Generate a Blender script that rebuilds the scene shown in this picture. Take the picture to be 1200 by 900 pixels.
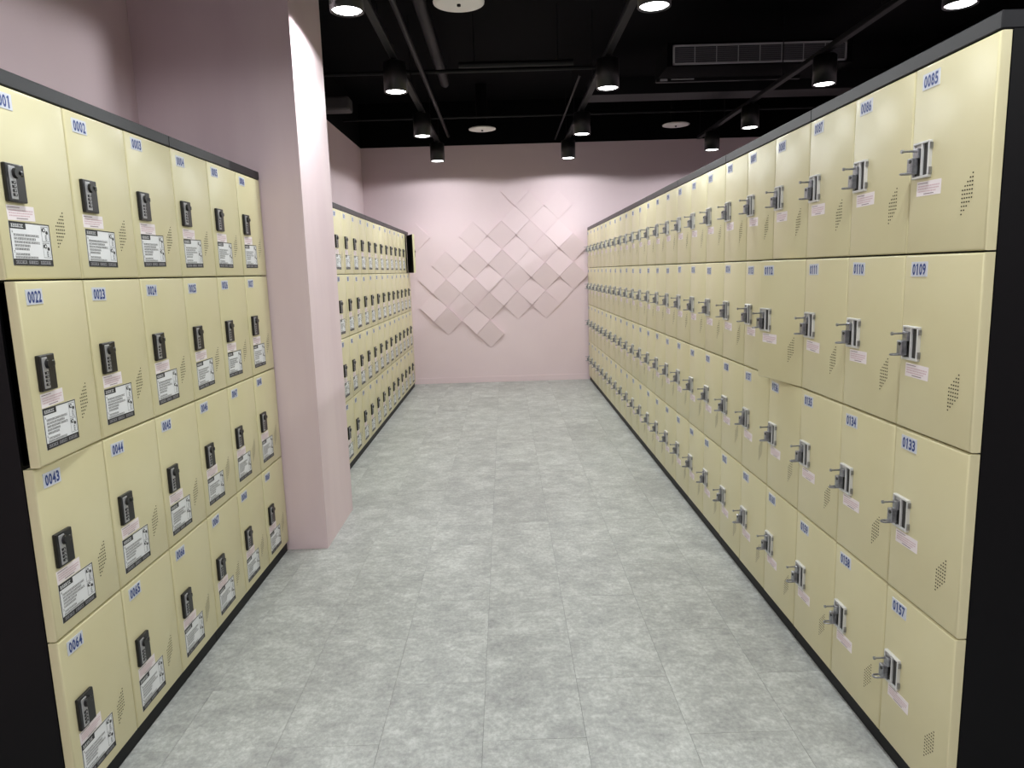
import bpy, bmesh, math, random
from mathutils import Vector, Matrix

random.seed(7)
sc = bpy.context.scene
for o in list(bpy.data.objects):
    bpy.data.objects.remove(o)
COL = sc.collection

# ------------------------------------------------------------------ camera
F_PX, PITCH, YAW, ROLL, CAM_H = 830.8, 0.158, 0.0062, 0.0299, 1.3623

def cam_dir(x2, u2, d):
    cr, sr = math.cos(ROLL), math.sin(ROLL)
    x = x2 * cr + u2 * sr
    u = -x2 * sr + u2 * cr
    cp, sp = math.cos(PITCH), math.sin(PITCH)
    y = d * cp + u * sp
    z = -d * sp + u * cp
    cy, sy = math.cos(YAW), math.sin(YAW)
    return Vector((x * cy + y * sy, -x * sy + y * cy, z))

cd = bpy.data.cameras.new('camera')
cam = bpy.data.objects.new('camera', cd)
COL.objects.link(cam)
cd.sensor_width = 36.0
cd.lens = F_PX / 1200 * 36
cd.clip_start = 0.02
r_, u_, b_ = cam_dir(1, 0, 0), cam_dir(0, 1, 0), -cam_dir(0, 0, 1)
M = Matrix((r_, u_, b_)).transposed().to_4x4()
M.translation = (0, 0, CAM_H)
cam.matrix_world = M
sc.camera = cam

# ------------------------------------------------------------------ world, exposure
w = bpy.data.worlds.new('world')
sc.world = w
w.use_nodes = True
w.node_tree.nodes['Background'].inputs[0].default_value = (0.8, 0.8, 0.85, 1)
w.node_tree.nodes['Background'].inputs[1].default_value = 0.02
sc.view_settings.view_transform = 'Standard'
sc.view_settings.look = 'None'
sc.view_settings.gamma = 1
sc.view_settings.use_curve_mapping = False
sc.view_settings.exposure = 0.0

LAMP_W = 32.5            # watts of every downlight, wide beam
CORE_W = 46.0            # and of its narrower core beam
LAMP_COL = (0.965, 1.0, 1.0)
LAMP_CONE = 171
LAMP_BLEND = 0.16

# ------------------------------------------------------------------ materials
def srgb(r, g, b):
    def f(c):
        c /= 255
        return c / 12.92 if c <= 0.04045 else ((c + 0.055) / 1.055) ** 2.4
    return (f(r), f(g), f(b), 1)

def mat(name, col, rough=0.5, metal=0.0, spec=0.5, emit=None, estr=0.0, coat=0.0):
    m = bpy.data.materials.new(name)
    m.use_nodes = True
    n = m.node_tree.nodes['Principled BSDF']
    n.inputs['Base Color'].default_value = col
    n.inputs['Roughness'].default_value = rough
    n.inputs['Metallic'].default_value = metal
    n.inputs['Specular IOR Level'].default_value = spec
    n.inputs['Coat Weight'].default_value = coat
    if emit:
        n.inputs['Emission Color'].default_value = emit
        n.inputs['Emission Strength'].default_value = estr
    return m

def noise_mat(name, c1, c2, scale, rough=0.5, bump=0.0, bscale=200.0, metal=0.0, spec=0.5, stretch=None, detail=4.0, lo=0.35, hi=0.65):
    m = mat(name, c1, rough, metal, spec)
    nt = m.node_tree
    N, L = nt.nodes, nt.links
    bs = N['Principled BSDF']
    geo = N.new('ShaderNodeNewGeometry')
    vec = geo.outputs['Position']
    if stretch:
        mp = N.new('ShaderNodeMapping')
        mp.inputs['Scale'].default_value = stretch
        L.new(vec, mp.inputs['Vector'])
        vec = mp.outputs['Vector']
    no = N.new('ShaderNodeTexNoise')
    no.inputs['Scale'].default_value = scale
    no.inputs['Detail'].default_value = detail
    L.new(vec, no.inputs['Vector'])
    rp = N.new('ShaderNodeValToRGB')
    rp.color_ramp.elements[0].position = lo
    rp.color_ramp.elements[1].position = hi
    rp.color_ramp.elements[0].color = c1
    rp.color_ramp.elements[1].color = c2
    L.new(no.outputs['Fac'], rp.inputs['Fac'])
    L.new(rp.outputs['Color'], bs.inputs['Base Color'])
    if bump:
        n2 = N.new('ShaderNodeTexNoise')
        n2.inputs['Scale'].default_value = bscale
        n2.inputs['Detail'].default_value = 2
        L.new(geo.outputs['Position'], n2.inputs['Vector'])
        bp = N.new('ShaderNodeBump')
        bp.inputs['Strength'].default_value = bump
        bp.inputs['Distance'].default_value = 0.01
        L.new(n2.outputs['Fac'], bp.inputs['Height'])
        L.new(bp.outputs['Normal'], bs.inputs['Normal'])
    return m

M_DOOR = noise_mat('cream_powder_coat', srgb(207, 199, 159), srgb(211, 204, 166), 3.0, rough=0.3, bump=0.05, bscale=14, spec=0.4)
M_PINK = noise_mat('pink_wall_paint', srgb(224, 203, 209), srgb(228, 208, 213), 1.3, rough=0.75, spec=0.25, bump=0.03, bscale=60)
M_PINKP = noise_mat('pink_marbled_covering', srgb(219, 198, 204), srgb(228, 209, 213), 2.2, rough=0.6, spec=0.3, stretch=(1.6, 1.6, 0.35), bump=0.1, bscale=9)
M_BLACK = mat('black_metal', srgb(8, 8, 10), 0.5, spec=0.22)
M_BAND = mat('charcoal_band', srgb(22, 22, 26), 0.4, spec=0.3)
M_CEIL = mat('black_ceiling_paint', srgb(6, 6, 8), 0.9, spec=0.1)
M_PIPE = mat('dark_pipe_paint', srgb(15, 16, 18), 0.55, spec=0.25)
M_GRILL = mat('grey_grille_metal', srgb(176, 176, 180), 0.5)
M_GRILLD = mat('dark_grille_blade', srgb(104, 104, 110), 0.5)
M_DISC = mat('off_white_plastic', srgb(240, 238, 234), 0.5)
M_GREYBOX = mat('dark_grey_plastic', srgb(66, 64, 66), 0.6)
M_LAMP = mat('black_lamp_housing', srgb(16, 16, 17), 0.4)
M_REFL = mat('lamp_reflector', srgb(225, 225, 225), 0.3)
M_GLOW = mat('lamp_glow', (1, 1, 1, 1), 0.5, emit=(1, 0.985, 0.96, 1), estr=14.0)
M_PLATE = mat('number_plate_white', srgb(204, 208, 218), 0.4)
M_DIGIT = mat('number_blue', srgb(22, 56, 128), 0.45)
M_STICK = mat('pink_sticker_paper', srgb(236, 227, 229), 0.5)
M_STXT = mat('sticker_red_print', srgb(210, 180, 188), 0.6)
M_STXTD = mat('sticker_dark_print', srgb(140, 122, 128), 0.6)
M_WHITE = mat('white_label_paper', srgb(228, 230, 232), 0.45)
M_INK = mat('black_label_print', srgb(30, 30, 34), 0.5)
M_FOOT = mat('footer_grey_print', srgb(168, 168, 174), 0.6)
M_GREYINK = mat('grey_label_print', srgb(110, 112, 118), 0.6)
M_LOCK = mat('black_lock_plastic', srgb(14, 14, 16), 0.32)
M_SILVER = mat('silver_dial_panel', srgb(168, 168, 170), 0.35, metal=0.4)
M_CHROME = noise_mat('brushed_steel', srgb(168, 169, 174), srgb(142, 143, 148), 90, rough=0.28, metal=0.85)
M_STEELP = mat('pale_steel_plate', srgb(208, 208, 206), 0.35, metal=0.25)
M_SLOT = mat('dark_slot', srgb(44, 43, 41), 0.5)
M_HOLE = mat('vent_dark', srgb(38, 36, 28), 0.8, spec=0.1)
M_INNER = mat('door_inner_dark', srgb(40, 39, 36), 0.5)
M_FILL = mat('filler_panel_beige', srgb(196, 188, 168), 0.5)
M_SEAM = mat('floor_underlay', srgb(112, 113, 112), 0.8)

# floor tile: concrete look, breaks from tile to tile
def floor_mat():
    m = mat('concrete_vinyl_tile', srgb(160, 162, 161), 0.42, spec=0.4)
    nt = m.node_tree
    N, L = nt.nodes, nt.links
    bs = N['Principled BSDF']
    geo = N.new('ShaderNodeNewGeometry')
    oi = N.new('ShaderNodeObjectInfo')
    mul = N.new('ShaderNodeVectorMath'); mul.operation = 'SCALE'
    cmb = N.new('ShaderNodeCombineXYZ')
    for i, k in enumerate((13.0, 29.0, 7.0)):
        mm = N.new('ShaderNodeMath'); mm.operation = 'MULTIPLY'; mm.inputs[1].default_value = k
        L.new(oi.outputs['Random'], mm.inputs[0]); L.new(mm.outputs[0], cmb.inputs[i])
    add = N.new('ShaderNodeVectorMath'); add.operation = 'ADD'
    L.new(geo.outputs['Position'], add.inputs[0]); L.new(cmb.outputs[0], add.inputs[1])
    def noise(scale, detail, rough, st=(1, 1, 1)):
        mp = N.new('ShaderNodeMapping'); mp.inputs['Scale'].default_value = st
        L.new(add.outputs[0], mp.inputs['Vector'])
        n = N.new('ShaderNodeTexNoise'); n.inputs['Scale'].default_value = scale
        n.inputs['Detail'].default_value = detail; n.inputs['Roughness'].default_value = rough
        L.new(mp.outputs[0], n.inputs['Vector'])
        return n.outputs['Fac']
    big = noise(6.5, 9, 0.68)
    fine = noise(75.0, 4, 0.75, (1.0, 0.75, 1))
    strk = noise(30.0, 6, 0.7, (0.7, 1.15, 1))
    def mix(a, b, f):
        x = N.new('ShaderNodeMix'); x.data_type = 'FLOAT'; x.inputs[0].default_value = f
        L.new(a, x.inputs[2]); L.new(b, x.inputs[3]); return x.outputs[0]
    v = mix(mix(big, strk, 0.42), fine, 0.34)
    rp = N.new('ShaderNodeValToRGB')
    cr = rp.color_ramp
    cr.elements[0].position = 0.33; cr.elements[0].color = srgb(124, 125, 125)
    cr.elements[1].position = 0.67; cr.elements[1].color = srgb(206, 209, 205)
    e = cr.elements.new(0.5); e.color = srgb(162, 164, 161)
    L.new(v, rp.inputs['Fac'])
    # tile to tile tone
    hsv = N.new('ShaderNodeHueSaturation')
    mr = N.new('ShaderNodeMapRange'); mr.inputs[3].default_value = 0.95; mr.inputs[4].default_value = 1.05
    L.new(oi.outputs['Random'], mr.inputs[0]); L.new(mr.outputs[0], hsv.inputs['Value'])
    L.new(rp.outputs['Color'], hsv.inputs['Color'])
    L.new(hsv.outputs['Color'], bs.inputs['Base Color'])
    bp = N.new('ShaderNodeBump'); bp.inputs['Strength'].default_value = 0.08; bp.inputs['Distance'].default_value = 0.004
    L.new(v, bp.inputs['Height']); L.new(bp.outputs['Normal'], bs.inputs['Normal'])
    return m
M_FLOOR = floor_mat()

# ------------------------------------------------------------------ mesh helpers
class MB:
    """collects shapes with material slots into one mesh"""
    def __init__(s):
        s.v, s.f, s.mi, s.mats, s.smooth = [], [], [], [], []
    def slot(s, m):
        if m not in s.mats:
            s.mats.append(m)
        return s.mats.index(m)
    def add(s, verts, faces, m, smooth=False):
        o = len(s.v); k = s.slot(m)
        s.v += [tuple(v) for v in verts]
        for f in faces:
            s.f.append(tuple(i + o for i in f)); s.mi.append(k); s.smooth.append(smooth)
    def box(s, x0, x1, y0, y1, z0, z1, m):
        vs = [(x0, y0, z0), (x1, y0, z0), (x1, y1, z0), (x0, y1, z0), (x0, y0, z1), (x1, y0, z1), (x1, y1, z1), (x0, y1, z1)]
        s.add(vs, [(0, 3, 2, 1), (4, 5, 6, 7), (0, 1, 5, 4), (1, 2, 6, 5), (2, 3, 7, 6), (3, 0, 4, 7)], m)
    def rbox(s, x0, x1, y0, y1, z0, z1, r, m, seg=2):
        bm = bmesh.new()
        bmesh.ops.create_cube(bm, size=1)
        for v in bm.verts:
            v.co = Vector(((x0 + x1) / 2 + v.co.x * (x1 - x0), (y0 + y1) / 2 + v.co.y * (y1 - y0), (z0 + z1) / 2 + v.co.z * (z1 - z0)))
        bmesh.ops.bevel(bm, geom=bm.edges[:], offset=r, segments=seg, profile=0.5, affect='EDGES')
        bm.verts.index_update()
        s.add([v.co for v in bm.verts], [[v.index for v in f.verts] for f in bm.faces], m, False)
        bm.free()
    def quad_xz(s, x0, x1, z0, z1, y, m):          # faces -y
        s.add([(x0, y, z0), (x1, y, z0), (x1, y, z1), (x0, y, z1)], [(0, 1, 2, 3)], m)
    def poly_xz(s, pts, y, m):
        s.add([(a, y, b) for a, b in pts], [tuple(range(len(pts)))], m)
    def tube(s, a, b, r, m, n=12, r2=None, caps=True):
        a, b = Vector(a), Vector(b)
        r2 = r if r2 is None else r2
        d = (b - a).normalized()
        t = Vector((0, 0, 1)) if abs(d.z) < 0.9 else Vector((1, 0, 0))
        p = d.cross(t).normalized(); q = d.cross(p)
        vs = []
        for c, rr in ((a, r), (b, r2)):
            for i in range(n):
                an = 2 * math.pi * i / n
                vs.append(c + p * math.cos(an) * rr + q * math.sin(an) * rr)
        fs = [(i, (i + 1) % n, n + (i + 1) % n, n + i) for i in range(n)]
        s.add(vs, fs, m, True)
        if caps:
            s.add(vs, [tuple(range(n))[::-1], tuple(range(n, 2 * n))], m)
    def lathe(s, prof, m, n=28, cx=0, cy=0):         # prof [(r, z)] about z
        vs, fs = [], []
        for r, z in prof:
            for i in range(n):
                an = 2 * math.pi * i / n
                vs.append((cx + r * math.cos(an), cy + r * math.sin(an), z))
        for k in range(len(prof) - 1):
            for i in range(n):
                j = (i + 1) % n
                fs.append((k * n + i, k * n + j, (k + 1) * n + j, (k + 1) * n + i))
        s.add(vs, fs, m, True)
    def mesh(s, name):
        me = bpy.data.meshes.new(name)
        me.from_pydata(s.v, [], s.f)
        for m in s.mats:
            me.materials.append(m)
        me.polygons.foreach_set('material_index', s.mi)
        me.polygons.foreach_set('use_smooth', s.smooth)
        me.update()
        return me

def ob(name, me, parent=None, loc=(0, 0, 0), rot=(0, 0, 0)):
    o = bpy.data.objects.new(name, me)
    COL.objects.link(o)
    o.parent = parent
    o.location = loc
    o.rotation_euler = rot
    return o

def tag(o, label=None, cat=None, group=None, kind=None):
    if label: o['label'] = label
    if cat: o['category'] = cat
    if group: o['group'] = group
    if kind: o['kind'] = kind
    return o

def box_ob(name, x0, x1, y0, y1, z0, z1, m, parent=None):
    b = MB(); b.box(x0, x1, y0, y1, z0, z1, m)
    return ob(name, b.mesh(name), parent)

# ------------------------------------------------------------------ dimensions (metres, floor z = 0)
XL, XR = -1.128, 1.016            # front planes of the left and right doors
YB = 8.76                         # back wall
WX0, WX1, YF = -1.66, 4.0, -2.6   # left wall, right wall, wall behind the camera
ZP, ZC = 2.85, 3.35               # top of the pink paint, ceiling
DW, DZ0, DP = 0.3, 0.05, 0.44138  # door width pitch, bottom of doors, row pitch
DT = 0.024                        # door thickness
CD = 0.525                        # cabinet depth
ZTOP = DZ0 + 4 * DP

# ------------------------------------------------------------------ the shell
floor = tag(box_ob('floor', WX0 - 0.14, WX1 + 0.14, YF - 0.14, YB + 0.14, -0.1, -0.0015, M_SEAM),
            'grey concrete-look vinyl tile floor', kind='structure')
TW, TL, GAP = 0.305, 0.61, 0.0010
tmesh = {}
cols = range(-4, 4)
k0 = 0
for ci in range(-5, 4):
    x0 = -0.105 + ci * TW
    x1 = x0 + TW
    off = 2.2 if ci % 2 else 1.895
    for rj in range(-5, 13):
        y0 = off + rj * TL
        y1 = min(y0 + TL, YB)
        if y1 - y0 < 0.02 or x0 < WX0:
            continue
        key = round(y1 - y0, 3)
        if key not in tmesh:
            b = MB(); b.box(GAP / 2, TW - GAP / 2, GAP / 2, key - GAP / 2, -0.0015, 0, M_FLOOR)
            tmesh[key] = b.mesh('floor_tile')
        ob('floor_tile', tmesh[key], floor, (x0, y0, 0))

tag(box_ob('wall_left', WX0 - 0.14, WX0, YF, YB, 0, ZP, M_PINK), 'pink painted wall above the left lockers', kind='structure')
wall_back = tag(box_ob('wall_back', WX0 - 0.14, WX1 + 0.14, YB, YB + 0.14, 0, ZP, M_PINK), 'pink back wall with raised diamond tiles', kind='structure')
tag(box_ob('wall_right', WX1, WX1 + 0.14, YF, YB, 0, ZP, M_PINK), 'pink wall beyond the right lockers', kind='structure')
tag(box_ob('wall_front', WX0 - 0.14, WX1 + 0.14, YF - 0.14, YF, 0, ZP, M_PINK), 'pink wall behind the viewer', kind='structure')
tag(box_ob('trim_1', WX0 - 0.14, WX0, YF, YB, ZP, ZC, M_CEIL), kind='structure')
tag(box_ob('trim_2', WX0 - 0.14, WX1 + 0.14, YB, YB + 0.14, ZP, ZC, M_CEIL), kind='structure')
tag(box_ob('trim_3', WX1, WX1 + 0.14, YF, YB, ZP, ZC, M_CEIL), kind='structure')
tag(box_ob('trim_4', WX0 - 0.14, WX1 + 0.14, YF - 0.14, YF, ZP, ZC, M_CEIL), kind='structure')
tag(box_ob('ceiling', WX0 - 0.14, WX1 + 0.14, YF - 0.14, YB + 0.14, ZC, ZC + 0.1, M_CEIL), 'open ceiling painted black', kind='structure')
# pillar between the two left locker rows
PX, PY0, PY1 = -0.937, 3.434, 4.03
tag(box_ob('wall_pillar', WX0, PX, PY0, PY1, 0, ZC, M_PINKP), 'square pink pillar between the two left locker rows', kind='structure')
# skirting seam strip at the back wall
for i, (a, b_x) in enumerate(((-1.12, -0.33), (-0.326, 1.0))):
    tag(box_ob('baseboard_back' if i == 0 else 'baseboard_back.001', a, b_x, YB - 0.006, YB, 0, 0.07, M_PINK), kind='structure')

# ------------------------------------------------------------------ raised diamond tiles of the back wall
HD = 0.170                         # half diagonal
def diamond(tilt, base):
    """tilt > 0: bottom corner stands out (faces up), tilt < 0: top corner stands out"""
    lo, hi = (base + tilt, base) if tilt > 0 else (base, base - tilt)
    mid = (lo + hi) / 2
    h = HD - 0.001
    fr = [(0, -lo, -h), (h, -mid, 0), (0, -hi, h), (-h, -mid, 0)]
    bk = [(0, 0, -h), (h, 0, 0), (0, 0, h), (-h, 0, 0)]
    b = MB()
    b.add(fr + bk, [(0, 1, 2, 3), (4, 7, 6, 5), (0, 4, 5, 1), (1, 5, 6, 2), (2, 6, 7, 3), (3, 7, 4, 0)], M_PINK)
    return b.mesh('wall_tile')
DM = {'L': diamond(0.024, 0.006), 'l': diamond(0.012, 0.005), 'D': diamond(-0.046, 0.004), 'd': diamond(-0.024, 0.004), 'n': diamond(0.004, 0.006)}
def wall_pt(i, j, setb):           # lattice of the two interleaved diamond rows
    x = -0.707 + 0.345 * i + (0.1725 if setb else 0)
    z = 1.114 - 0.340 * j + (0.170 if setb else 0)
    return x, z
A = {(0, 0): 'D', (1, 0): 'D', (2, 0): 'L', (3, 0): 'L', (4, 0): 'n', (0, -1): 'd', (1, -1): 'D', (2, -1): 'D', (3, -1): 'L', (4, -1): 'L',
     (1, -2): 'd', (2, -2): 'D', (3, -2): 'd', (4, -2): 'L', (3, -3): 'd', (4, -3): 'd', (0, 1): 'D', (1, 1): 'L', (-1, -2): 'd'}
B = {(0, 0): 'L', (1, 0): 'L', (2, 0): 'd', (3, 0): 'D', (4, 0): 'D', (-1, 0): 'l', (0, 1): 'd', (1, 1): 'D', (2, 1): 'd', (3, 1): 'd', (1, 2): 'D',
     (2, -1): 'l', (1, -1): 'L', (0, -1): 'l', (3, -1): 'd', (4, -1): 'D', (2, -2): 'L', (1, -2): 'l', (2, -3): 'l', (-1, 1): 'L', (3, -2): 'n'}
for sb, S in ((False, A), (True, B)):
    for (i, j), kd in S.items():
        x, z = wall_pt(i, j, sb)
        ob('wall_tile', DM[kd], wall_back, (x, YB, z))

# ------------------------------------------------------------------ locker meshes (local: x along the row, -y towards the aisle, z up)
def glyph_meshes():
    out = {}
    for ch in '0123456789':
        cu = bpy.data.curves.new('digit', 'FONT')
        cu.body = ch
        cu.size = 1.0
        cu.resolution_u = 3
        cu.offset = 0.034
        o = bpy.data.objects.new('digit', cu)
        COL.objects.link(o)
        bpy.context.view_layer.update()
        e = o.evaluated_get(bpy.context.evaluated_depsgraph_get())
        me = e.to_mesh()
        vs = [tuple(v.co) for v in me.vertices]
        fs = [tuple(p.vertices) for p in me.polygons]
        e.to_mesh_clear()
        bpy.data.objects.remove(o)
        bpy.data.curves.remove(cu)
        xs = [v[0] for v in vs]; ys = [v[1] for v in vs]
        out[ch] = (vs, fs, min(xs), max(xs), min(ys), max(ys))
    return out
GLY = glyph_meshes()

PW, PH = 0.067, 0.036
def number_mesh(num):
    b = MB()
    b.box(0, PW, -0.0012, 0, -PH, 0, M_PLATE)
    cell = 0.0142
    x = (PW - 4 * cell) / 2
    for ch in num:
        vs, fs, a0, a1, c0, c1 = GLY[ch]
        gw, gh = 0.0124, 0.028
        if ch == '1':
            c = x + cell / 2
            b.poly_xz([(c - 0.0022, -0.0045 - gh), (c + 0.0026, -0.0045 - gh), (c + 0.0026, -0.0045), (c - 0.0010, -0.0045), (c - 0.0050, -0.0085), (c - 0.0050, -0.0120), (c - 0.0022, -0.0100)], -0.0016, M_DIGIT)
            x += cell
            continue
        ox = x + (cell - gw) / 2
        b.add([(ox + (v[0] - a0) / (a1 - a0) * gw, -0.0016, -0.0045 - gh + (v[1] - c0) / (c1 - c0) * gh) for v in vs], fs, M_DIGIT)
        x += cell
    return b.mesh('number_plate')

def door_mesh():
    bm = bmesh.new()
    bmesh.ops.create_cube(bm, size=1)
    x0, x1, y0, y1, z0, z1 = -DW + 0.002, -0.002, 0, DT, 0.002, DP - 0.002
    for v in bm.verts:
        v.co = Vector(((x0 + x1) / 2 + v.co.x * (x1 - x0), (y0 + y1) / 2 + v.co.y * (y1 - y0), (z0 + z1) / 2 + v.co.z * (z1 - z0)))
    ed = [e for e in bm.edges if all(v.co.y < 0.001 for v in e.verts)]
    bmesh.ops.bevel(bm, geom=ed, offset=0.006, segments=3, profile=0.5, affect='EDGES')
    me = bpy.data.meshes.new('door')
    bm.normal_update()
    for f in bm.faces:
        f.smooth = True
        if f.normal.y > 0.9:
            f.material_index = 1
    for e in bm.edges:
        if len(e.link_faces) == 2 and e.calc_face_angle() > 0.6:
            e.smooth = False
    bm.to_mesh(me); bm.free()
    me.materials.append(M_DOOR); me.materials.append(M_INNER)
    return me
ME_DOOR = door_mesh()

def vent_mesh():
    b = MB()
    cu, cv = 0.0080, 0.0086
    rows = []
    for r in range(11):
        cs = range(4 - r, 5) if r < 5 else (range(0, 5) if r == 5 else range(0, 11 - r))
        for c in cs:
            x, z = c * cu, -r * cv
            b.quad_xz(x - 0.0023, x + 0.0023, z - 0.0015, z + 0.0015, -0.0004, M_HOLE)
    return b.mesh('vent_holes')
ME_VENT = vent_mesh()

def sticker_mesh():
    b = MB()
    W, H = 0.097, 0.034
    b.box(0, W, -0.0006, 0, -H, 0, M_STICK)
    y = -0.0009
    rr = random.Random(3)
    b.quad_xz(0.004, 0.045, -0.0055, -0.0038, y, M_STXTD)
    for k, z in enumerate((-0.0115, -0.0175, -0.0235)):
        x = 0.006
        while x < (0.090, 0.086, 0.078)[k]:
            g = rr.uniform(0.002, 0.006)
            b.quad_xz(x, x + g, z - 0.0014, z + 0.0014, y, M_STXT)
            x += g + 0.0012
    b.quad_xz(0.03, 0.07, -0.0305, -0.0285, y, M_STXTD)
    return b.mesh('notice_sticker')
ME_STICK = sticker_mesh()

def instruction_mesh():
    b = MB()
    W, H = 0.147, 0.101
    b.box(0, W, -0.0006, 0, -H, 0, M_WHITE)
    y, y2 = -0.0009, -0.0012
    t = 0.0028
    b.quad_xz(0, W, -t, 0, y, M_INK); b.quad_xz(0, t, -H, 0, y, M_INK); b.quad_xz(W - t, W, -H, 0, y, M_INK)
    b.quad_xz(0, W, -H, -H + 0.0155, y, M_INK)
    b.quad_xz(t, 0.058, -0.0165, -0.002, y, M_INK)
    rr = random.Random(5)
    def line(x0, x1, z, h, m, yy, gw=0.0036, gap=0.001):
        x = x0
        while x + gw <= x1:
            # block characters: strokes of a square glyph
            b.quad_xz(x, x + gw, z - h * 0.18, z, yy, m)
            b.quad_xz(x, x + gw, z - h, z - h * 0.80, yy, m)
            if rr.random() < 0.8: b.quad_xz(x + gw * 0.1, x + gw * 0.9, z - h * 0.60, z - h * 0.42, yy, m)
            s = x + gw * rr.uniform(0.1, 0.7)
            b.quad_xz(s, s + gw * 0.26, z - h, z, yy, m)
            x += gw + gap
    line(0.006, 0.055, -0.0055, 0.0075, M_WHITE, y2, 0.006, 0.0012)
    line(0.007, 0.012, -0.0215, 0.0045, M_INK, y)
    for z, x1 in ((-0.028, 0.106), (-0.036, 0.090), (-0.044, 0.104), (-0.052, 0.070), (-0.060, 0.066)):
        line(0.012, x1, z, 0.0050, M_INK, y)
    line(0.007, 0.012, -0.0665, 0.0045, M_INK, y)
    line(0.012, 0.064, -0.0725, 0.0045, M_INK, y)
    line(0.010, 0.092, -0.0795, 0.0045, M_INK, y)
    for x0, x1 in ((0.009, 0.048), (0.055, 0.090), (0.098, 0.140)):
        line(x0, x1, -0.0895, 0.0070, M_FOOT, y2, 0.0046, 0.001)
    # the two little lock pictures
    for z0 in (-0.006, -0.045):
        for a, c, e, f in ((0.114, 0.141, -0.0012, 0), (0.114, 0.1150, -0.036, 0), (0.140, 0.141, -0.036, 0), (0.114, 0.141, -0.036, -0.0350)):
            b.quad_xz(a, c, z0 + e, z0 + f, y, M_GREYINK)
        def disc(cx, cz, r, m, yy):
            b.poly_xz([(cx + r * math.cos(a * math.pi / 5), cz + r * math.sin(a * math.pi / 5)) for a in range(10)], yy, m)
        disc(0.124, z0 - 0.008, 0.0055, M_INK, y2); disc(0.124, z0 - 0.008, 0.003, M_WHITE, y2 - 0.0002)
        disc(0.134, z0 - 0.014, 0.0045, M_INK, y2)
        b.quad_xz(0.116, 0.119, z0 - 0.012, z0 - 0.004, y2, M_INK)
        b.quad_xz(0.127, 0.133, z0 - 0.033, z0 - 0.020, y2, M_GREYINK)
        for q in range(3):
            b.quad_xz(0.128, 0.132, z0 - 0.024 - q * 0.0035, z0 - 0.022 - q * 0.0035, y2 - 0.0002, M_WHITE)
    return b.mesh('instruction_label')
ME_INSTR = instruction_mesh()

# left side: black combination lock
def combo_meshes():
    h = MB(); h.rbox(0, 0.066, -0.010, 0, -0.087, 0, 0.0025, M_LOCK)
    d = MB()
    d.rbox(0.009, 0.031, -0.0120, -0.009, -0.081, -0.006, 0.0012, M_SILVER)
    for k in range(4):
        z = -0.040 - k * 0.0092
        d.rbox(0.0135, 0.0265, -0.0138, -0.0112, z - 0.0066, z, 0.0008, M_LOCK, 1)
        d.quad_xz(0.0185, 0.0225, z - 0.005, z - 0.0016, -0.0141, M_SILVER)
    kn = MB()
    kn.tube((0.029, -0.010, -0.022), (0.029, -0.019, -0.022), 0.0125, M_LOCK, 20, 0.011)
    kn.rbox(0.029, 0.052, -0.019, -0.012, -0.029, -0.015, 0.003, M_LOCK)
    return h.mesh('combination_lock'), d.mesh('dial_panel'), kn.mesh('lock_knob')
ME_CH, ME_CD, ME_CK = combo_meshes()

# right side: steel latch with a dark slot, hasp body and two pins
def latch_meshes():
    h = MB()
    h.box(0, 0.066, -0.003, 0, -0.085, 0, M_STEELP)
    for a in ((0, 0.066, -0.005, 0), (0, 0.066, -0.085, -0.079), (0, 0.004, -0.079, -0.005), (0.062, 0.066, -0.079, -0.005), (0.034, 0.039, -0.079, -0.005)):
        h.rbox(a[0], a[1], -0.009, -0.002, a[2], a[3], 0.0008, M_STEELP, 1)
    h.quad_xz(0.039, 0.062, -0.079, -0.005, -0.0036, M_SLOT)
    h.quad_xz(0.004, 0.034, -0.079, -0.024, -0.0036, M_SLOT)
    h.box(0.066, 0.069, -0.007, 0, -0.020, -0.006, M_CHROME)
    h.box(0.066, 0.069, -0.007, 0, -0.078, -0.062, M_CHROME)
    p = MB()
    p.rbox(0.010, 0.031, -0.015, -0.003, -0.038, -0.014, 0.002, M_CHROME)
    p.rbox(0.006, 0.026, -0.026, -0.008, -0.074, -0.036, 0.003, M_CHROME)
    p.tube((0.021, -0.0275, -0.044), (0.021, -0.022, -0.044), 0.0045, M_SLOT, 10)
    q = MB()
    q.tube((0.014, -0.010, -0.019), (0.014, -0.043, -0.019), 0.0026, M_CHROME, 8)
    q.tube((0.014, -0.040, -0.019), (0.014, -0.045, -0.019), 0.0046, M_CHROME, 8)
    # staple loop at the bottom, lying on its side
    w = MB()
    pts = []
    for i in range(13):
        a = -math.pi / 2 + math.pi * i / 12
        pts.append((0.014 + 0.008 * math.sin(a), -0.034 - 0.010 * math.cos(a), -0.072))
    pts = [(0.006, -0.018, -0.072)] + pts + [(0.022, -0.018, -0.072)]
    for a, c in zip(pts[:-1], pts[1:]):
        w.tube(a, c, 0.0026, M_CHROME, 6)
    return h.mesh('latch_plate'), p.mesh('hasp_body'), q.mesh('latch_pin'), w.mesh('latch_staple')
ME_LH, ME_LP, ME_LQ, ME_LW = latch_meshes()

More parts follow.
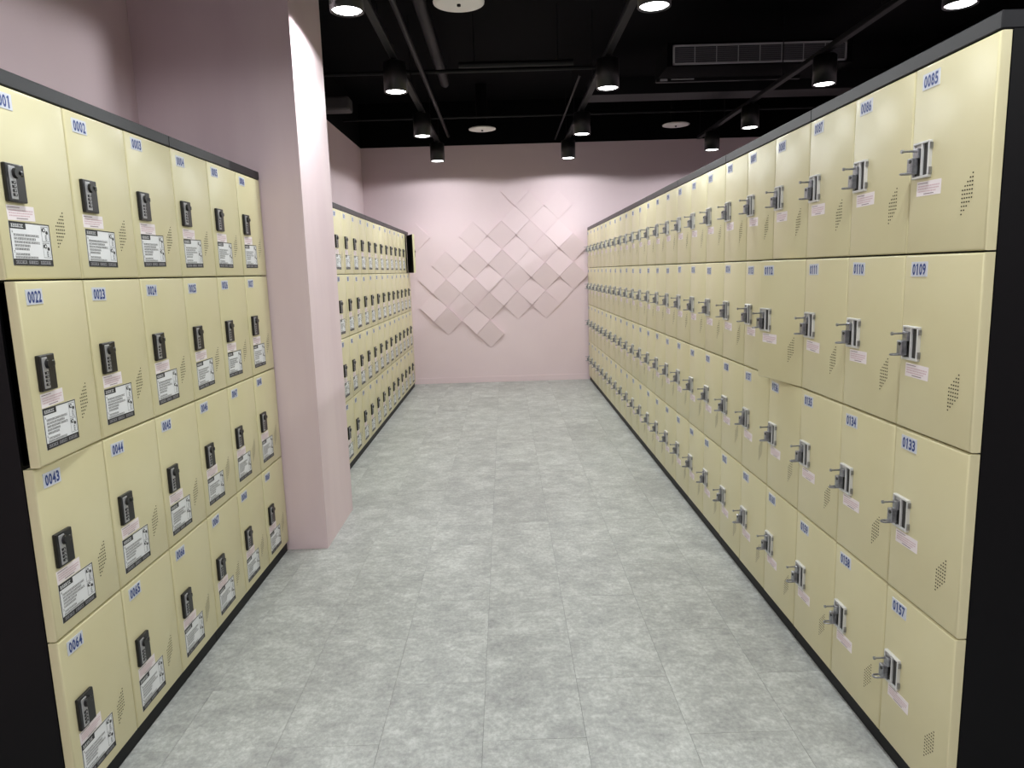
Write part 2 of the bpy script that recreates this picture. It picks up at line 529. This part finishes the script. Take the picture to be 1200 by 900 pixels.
# cabinet carcass with its twelve compartments
def carcass_meshes():
    b = MB()
    W = 3 * DW
    y0, y1 = DT + 0.002, CD
    for k in range(4):
        x = k * DW
        t = 0.010
        xa, xb = (0.001, t) if k == 0 else ((W - t, W - 0.001) if k == 3 else (x - t / 2, x + t / 2))
        b.box(xa, xb, y0, y1, DZ0 - 0.005, ZTOP, M_BLACK)
    for k in range(5):
        z = DZ0 + k * DP
        za, zb = (z - 0.005, z + 0.006) if k < 4 else (z - 0.010, z)
        b.box(0.004, W - 0.004, y0 + 0.001, y1 - 0.002, za, zb, M_BLACK)
    b.box(0.004, W - 0.004, y1 - 0.005, y1 - 0.001, DZ0, ZTOP - 0.002, M_BLACK)
    t = MB(); t.rbox(0.0008, W - 0.0008, 0.0, CD, ZTOP + 0.0005, ZTOP + 0.036, 0.002, M_BAND, 1)
    k = MB(); k.box(0.001, W - 0.001, 0.012, CD - 0.01, 0, DZ0 - 0.005, M_BLACK)
    return b.mesh('carcass'), t.mesh('top_band'), k.mesh('toe_kick')
ME_CARC, ME_TOP, ME_KICK = carcass_meshes()

OPEN = {'0022': 0.066, '0112': 0.165, '0021': 0.36}
RJ = random.Random(11)

def locker_cabinet(side, first_col, ncols_row, loc, scale, base, label, group):
    """three columns by four rows; door numbers start at base for the top row and rise by ncols_row per row"""
    root = ob('locker_cabinet', None, None, loc, (0, 0, math.pi / 2 if side == 'L' else -math.pi / 2))
    root.scale = (scale, 1, 1)
    root.empty_display_size = 0.2
    tag(root, label, 'lockers', group)
    ob('carcass', ME_CARC, root); ob('top_band', ME_TOP, root); ob('toe_kick', ME_KICK, root)
    for c in range(3):
        # on the right side local x runs from far to near, so numbers fall along it
        idx = first_col + (c if side == 'L' else 2 - c)
        for r in range(4):
            num = '%04d' % (base + r * ncols_row + idx)
            th = OPEN.get(num, 0.0) + (RJ.uniform(0, 0.004) if num not in OPEN else 0)
            z = DZ0 + (3 - r) * DP
            d = ob('door', ME_DOOR, root, ((c + 1) * DW, 0, z), (0, 0, th))
            if num == '0021': tag(d, 'open locker door showing its dark inner face')
            if num in ('0022', '0112'): tag(d, 'locker door left ajar')
            ul = -DW
            zt = DP
            dz = RJ.uniform(-0.003, 0.005)
            n = ob('number_plate', number_mesh(num), d, (ul + 0.033 + RJ.uniform(-0.002, 0.002), 0, zt - 0.019 + dz), (0, RJ.uniform(-0.03, 0.03), 0))
            n['label'] = 'number plate reading ' + num
            ob('notice_sticker', ME_STICK, d, (ul + 0.034 + RJ.uniform(-0.003, 0.003), 0, zt - 0.270 + RJ.uniform(-0.002, 0.002)), (0, RJ.uniform(-0.03, 0.03), 0))
            ob('vent_holes', ME_VENT, d, (ul + 0.211, 0, zt - 0.273))['kind'] = 'stuff'
            if side == 'L':
                p = (ul + 0.034, 0, zt - 0.176)
                ob('combination_lock', ME_CH, d, p); ob('dial_panel', ME_CD, d, p); ob('lock_knob', ME_CK, d, p)
                ob('instruction_label', ME_INSTR, d, (ul + 0.034 + RJ.uniform(-0.002, 0.002), 0, zt - 0.306 + RJ.uniform(-0.002, 0.002)), (0, RJ.uniform(-0.015, 0.015), 0))
            else:
                p = (ul + 0.022, 0, zt - 0.177)
                ob('latch_plate', ME_LH, d, p); ob('hasp_body', ME_LP, d, p); ob('latch_pin', ME_LQ, d, p); ob('latch_staple', ME_LW, d, p)
    return root

# left: 21 columns (0001-0021), two cabinets before the pillar and five behind it
SN, SF = 0.2984 / DW, 0.2917 / DW
YL0, YFAR = 1.6331, 4.235
for k in range(7):
    if k < 2:
        y, s = YL0 + k * 0.8952, SN
    else:
        y, s = YFAR + (k - 2) * 0.8751, SF
    a, b_ = k * 3 + 1, k * 3 + 3
    where = ['nearest on the left', 'against the pillar', 'hidden just behind the pillar', 'first clear of the pillar', 'in the middle behind the pillar',
             'second from the back wall', 'beside the back wall'][k]
    locker_cabinet('L', k * 3, 21, (XL, y, 0), s, 1, 'cream-door lockers with black keypads, top row %04d to %04d, %s' % (a, b_, where), 'left row of locker cabinets')
# right: 24 columns (0085-0108), eight cabinets; local x runs towards the camera
YR0 = 1.5105
for k in range(8):
    y = YR0 + (k + 1) * 0.9
    a, b_ = 85 + k * 3, 87 + k * 3
    where = ['nearest on the right', 'second on the right', 'third on the right', 'fourth on the right', 'fourth from the back wall',
             'third from the back wall', 'second from the back wall', 'against the back wall'][k]
    locker_cabinet('R', k * 3, 24, (XR, y, 0), 1.0, 85, 'cream-door lockers with steel latches, top row %04d to %04d, %s' % (a, b_, where), 'right row of locker cabinets')
# narrow filler between the last left cabinet and the back wall
tag(box_ob('trim_5', XL - 0.30, XL - 0.03, YFAR + 5 * 0.8751 + 0.004, YB - 0.001, 0.0, ZTOP, M_FILL), 'beige filler panel beside the last left cabinet', kind='structure')

# ------------------------------------------------------------------ ceiling lamps on three tracks
ZL = 2.57
def lamp_meshes():
    h = MB()
    h.lathe([(0.0, 0.190), (0.070, 0.190), (0.078, 0.184), (0.078, 0.0), (0.070, 0.0), (0.068, 0.028)], M_LAMP, 32)
    r = MB()
    r.lathe([(0.0695, 0.008), (0.060, 0.026), (0.0, 0.028)], M_REFL, 28)
    g = MB()
    g.lathe([(0.0, 0.0015), (0.040, 0.002), (0.062, 0.004), (0.069, 0.010)], M_GLOW, 28)
    a = MB()
    a.rbox(-0.016, 0.016, -0.045, 0.045, 0.188, 0.206, 0.003, M_LAMP, 1)
    return h.mesh('housing'), r.mesh('reflector'), g.mesh('glowing_lens'), a.mesh('track_adapter')
LM = lamp_meshes()
TRX = (-0.69, 0.745, 2.25)
TRN = ('left', 'middle', 'right')
LY = ((8.05, 6.60, 5.02, 3.52, 1.65, 0.3, -1.1), (8.10, 6.72, 5.08, 3.57, 1.3, 0.1, -1.0), (7.82, 6.64, 5.14, 3.66, 2.15, 0.6, -0.9))
ORD = ('nearest the back wall', 'second from the back wall', 'third from the back wall', 'fourth from the back wall', 'fifth from the back wall',
       'sixth from the back wall', 'seventh from the back wall')
for t in range(3):
    for i, y in enumerate(LY[t]):
        root = ob('downlight', None, None, (TRX[t], y, ZL))
        root.empty_display_size = 0.1
        tag(root, 'black cylinder downlight on the %s track, %s' % (TRN[t], ORD[i]), 'ceiling lamp', 'black cylinder downlights on the ceiling tracks')
        for nm, me in zip(('housing', 'reflector', 'glowing_lens', 'track_adapter'), LM):
            ob(nm, me, root)
        ld = bpy.data.lights.new('lamp_beam', 'SPOT')
        ld.energy = LAMP_W
        ld.color = LAMP_COL
        ld.spot_size = math.radians(LAMP_CONE)
        ld.spot_blend = LAMP_BLEND
        ld.shadow_soft_size = 0.035
        lo = bpy.data.objects.new('lamp_beam', ld)
        COL.objects.link(lo)
        lo.parent = root
        lo.location = (0, 0, -0.002)
        lc = bpy.data.lights.new('core_beam', 'SPOT')
        lc.energy = CORE_W
        lc.color = LAMP_COL
        lc.spot_size = math.radians(132)
        lc.spot_blend = 1.0
        lc.shadow_soft_size = 0.05
        co = bpy.data.objects.new('core_beam', lc)
        COL.objects.link(co)
        co.parent = root
        co.location = (0, 0, -0.002)
    b = MB()
    tr = ob('lighting_track', None, None, (TRX[t], 0, ZL + 0.206))
    tag(tr, 'black lighting track carrying the %s row of downlights' % TRN[t], 'lighting track', 'black lighting tracks')
    b = MB(); b.rbox(-0.024, 0.024, -2.2, 8.35, 0, 0.034, 0.003, M_PIPE, 1)
    ob('rail', b.mesh('rail'), tr)
    for y in (-1.6, 0.9, 2.9, 4.4, 5.9, 7.4, 8.3):
        b = MB(); b.tube((0, y, 0.03), (0, y, ZC - ZL - 0.206), 0.004, M_PIPE, 6)
        ob('hanger_rod', b.mesh('hanger_rod'), tr)

# ------------------------------------------------------------------ other ceiling fittings
def disc_diffuser(x, y, z, label):
    root = tag(ob('ceiling_diffuser', None, None, (x, y, z)), label, 'air diffuser', 'round white ceiling diffusers')
    b = MB(); b.lathe([(0.0, 0.0), (0.120, 0.0), (0.146, 0.006), (0.148, 0.014), (0.135, 0.020), (0.0, 0.022)], M_DISC, 36)
    ob('disc', b.mesh('disc'), root)
    b = MB(); b.tube((0, 0, -0.010), (0, 0, 0.0), 0.011, M_PIPE, 12)
    ob('centre_screw', b.mesh('centre_screw'), root)
    b = MB(); b.tube((0, 0, 0.020), (0, 0, ZC - z), 0.06, M_CEIL, 16)
    ob('duct_neck', b.mesh('duct_neck'), root)
disc_diffuser(-0.213, 4.36, 2.88, 'round white ceiling diffuser at the top edge, nearest')
disc_diffuser(-0.191, 8.03, 2.88, 'round white ceiling diffuser between left and middle tracks near the back wall')
disc_diffuser(1.93, 8.10, 2.88, 'round white ceiling diffuser between middle and right tracks near the back wall')

# air conditioner with its long grille
ac = tag(ob('air_conditioner', None, None, (1.33, 6.0, 2.90)), 'black ceiling air conditioner with long grey slatted grille', 'air conditioner')
b = MB(); b.box(0.03, 1.52, 0.012, 0.5, 0.045, 0.225, M_CEIL)
ob('casing', b.mesh('casing'), ac)
gx0, gx1, gz0, gz1 = 0.075, 1.47, 0.055, 0.205
b = MB()
for a in ((gx0, gx1, gz0, gz0 + 0.014), (gx0, gx1, gz1 - 0.014, gz1), (gx0, gx0 + 0.014, gz0, gz1), (gx1 - 0.014, gx1, gz0, gz1)):
    b.box(a[0], a[1], 0.0, 0.012, a[2], a[3], M_GRILL)
ob('grille_frame', b.mesh('grille_frame'), ac)
b = MB(); b.box(gx0 + 0.014, gx1 - 0.014, 0.010, 0.0119, gz0 + 0.014, gz1 - 0.014, M_CEIL)
ob('grille_back', b.mesh('grille_back'), ac)
b = MB(); b.box(gx0 + 0.014, gx1 - 0.014, 0.003, 0.009, -0.0032, 0.0032, M_GRILLD)
me = b.mesh('grille_blade')
for k in range(10):
    ob('grille_blade', me, ac, (0, 0, gz0 + 0.024 + k * (gz1 - gz0 - 0.048) / 9))
b = MB(); b.box(-0.003, 0.003, 0.0, 0.006, gz0 + 0.012, gz1 - 0.012, M_GRILL)
me = b.mesh('grille_mullion')
for k in range(1, 8):
    ob('grille_mullion', me, ac, (gx0 + k * (gx1 - gx0) / 8 * 1.0, 0, 0))

# pipes and ducts of the open ceiling
def pipe(name, a, b_, r, label, m=M_PIPE, cat='pipe', n=16):
    q = MB(); q.tube(a, b_, r, m, n)
    return tag(ob(name, q.mesh(name)), label, cat)
pipe('round_duct', (-0.50, 2.0, 3.12), (-0.50, 7.0, 3.12), 0.045, 'thick dark round pipe running lengthwise right of the left track', cat='pipe')
pipe('conduit', (-0.60, -1.0, 2.93), (-0.60, 8.6, 2.93), 0.018, 'thin dark conduit running above the left track')
pipe('conduit', (0.64, 5.85, 2.86), (0.64, 8.6, 2.86), 0.009, 'thin dark conduit beside the middle track')
cp = tag(ob('crosswise_pipe', None, None, (-0.30, 5.75, 2.93)), 'short dark pipe crossing between left and middle tracks', 'pipe')
q = MB(); q.tube((0, 0, 0), (0.88, 0, 0), 0.022, M_PIPE, 16)
ob('pipe', q.mesh('pipe'), cp)
for x in (0.12, 0.76):
    q = MB(); q.tube((x, 0, 0.015), (x, 0, ZC - 2.93), 0.004, M_PIPE, 6)
    ob('hanger_rod', q.mesh('hanger_rod'), cp)
pipe('crosswise_pipe', (-1.6, 6.25, 3.02), (0.9, 6.25, 3.02), 0.016, 'long thin dark pipe crossing the ceiling behind the short one')
pipe('crosswise_pipe', (-1.6, 7.6, 2.93), (3.9, 7.6, 2.93), 0.012, 'thin dark pipe crossing the ceiling near the back wall')
pipe('conduit', (2.45, -1.0, 3.0), (2.45, 4.5, 3.0), 0.02, 'dark conduit running above the right track')
def duct(name, x0, x1, y0, y1, z0, z1, label, m=M_PIPE):
    q = MB(); q.rbox(x0, x1, y0, y1, z0, z1, 0.004, m, 1)
    return tag(ob(name, q.mesh(name)), label, 'duct')
duct('ventilation_duct', 0.86, 3.9, 6.95, 7.25, 2.96, 3.12, 'flat dark duct crossing below the air grille')
duct('ceiling_beam', -1.65, 3.95, 4.55, 4.70, 3.14, 3.34, 'wide black beam crossing the ceiling in front of the grille', M_CEIL)
# dark bar below the grille; pale strips paint a small light reflection
fl = tag(ob('linear_fitting', None, None, (1.36, 6.2, 2.90)), 'thin dark linear fitting with a painted pale reflection below the grille', 'ceiling fitting')
b = MB(); b.rbox(-0.05, 1.15, -0.02, 0.02, -0.03, 0.0, 0.004, M_PIPE, 1)
ob('body', b.mesh('body'), fl)
b = MB(); b.rbox(-0.02, 0.04, -0.024, -0.019, -0.022, -0.006, 0.001, M_GRILL, 1); b.rbox(0.07, 0.26, -0.024, -0.019, -0.016, -0.008, 0.001, M_GRILL, 1)
ob('painted_reflection', b.mesh('painted_reflection'), fl)
# loudspeaker box by the left wall
sp = tag(ob('wall_speaker', None, None, (-1.50, 6.75, 2.80)), 'dark grey box fixed high on the left wall', 'speaker')
b = MB(); b.rbox(-0.15, 0.16, -0.09, 0.09, 0.03, 0.15, 0.02, M_GREYBOX, 2)
ob('cabinet', b.mesh('cabinet'), sp)
b = MB(); b.rbox(-0.16, -0.10, -0.03, 0.03, 0.06, 0.12, 0.004, M_PIPE, 1)
ob('bracket', b.mesh('bracket'), sp)
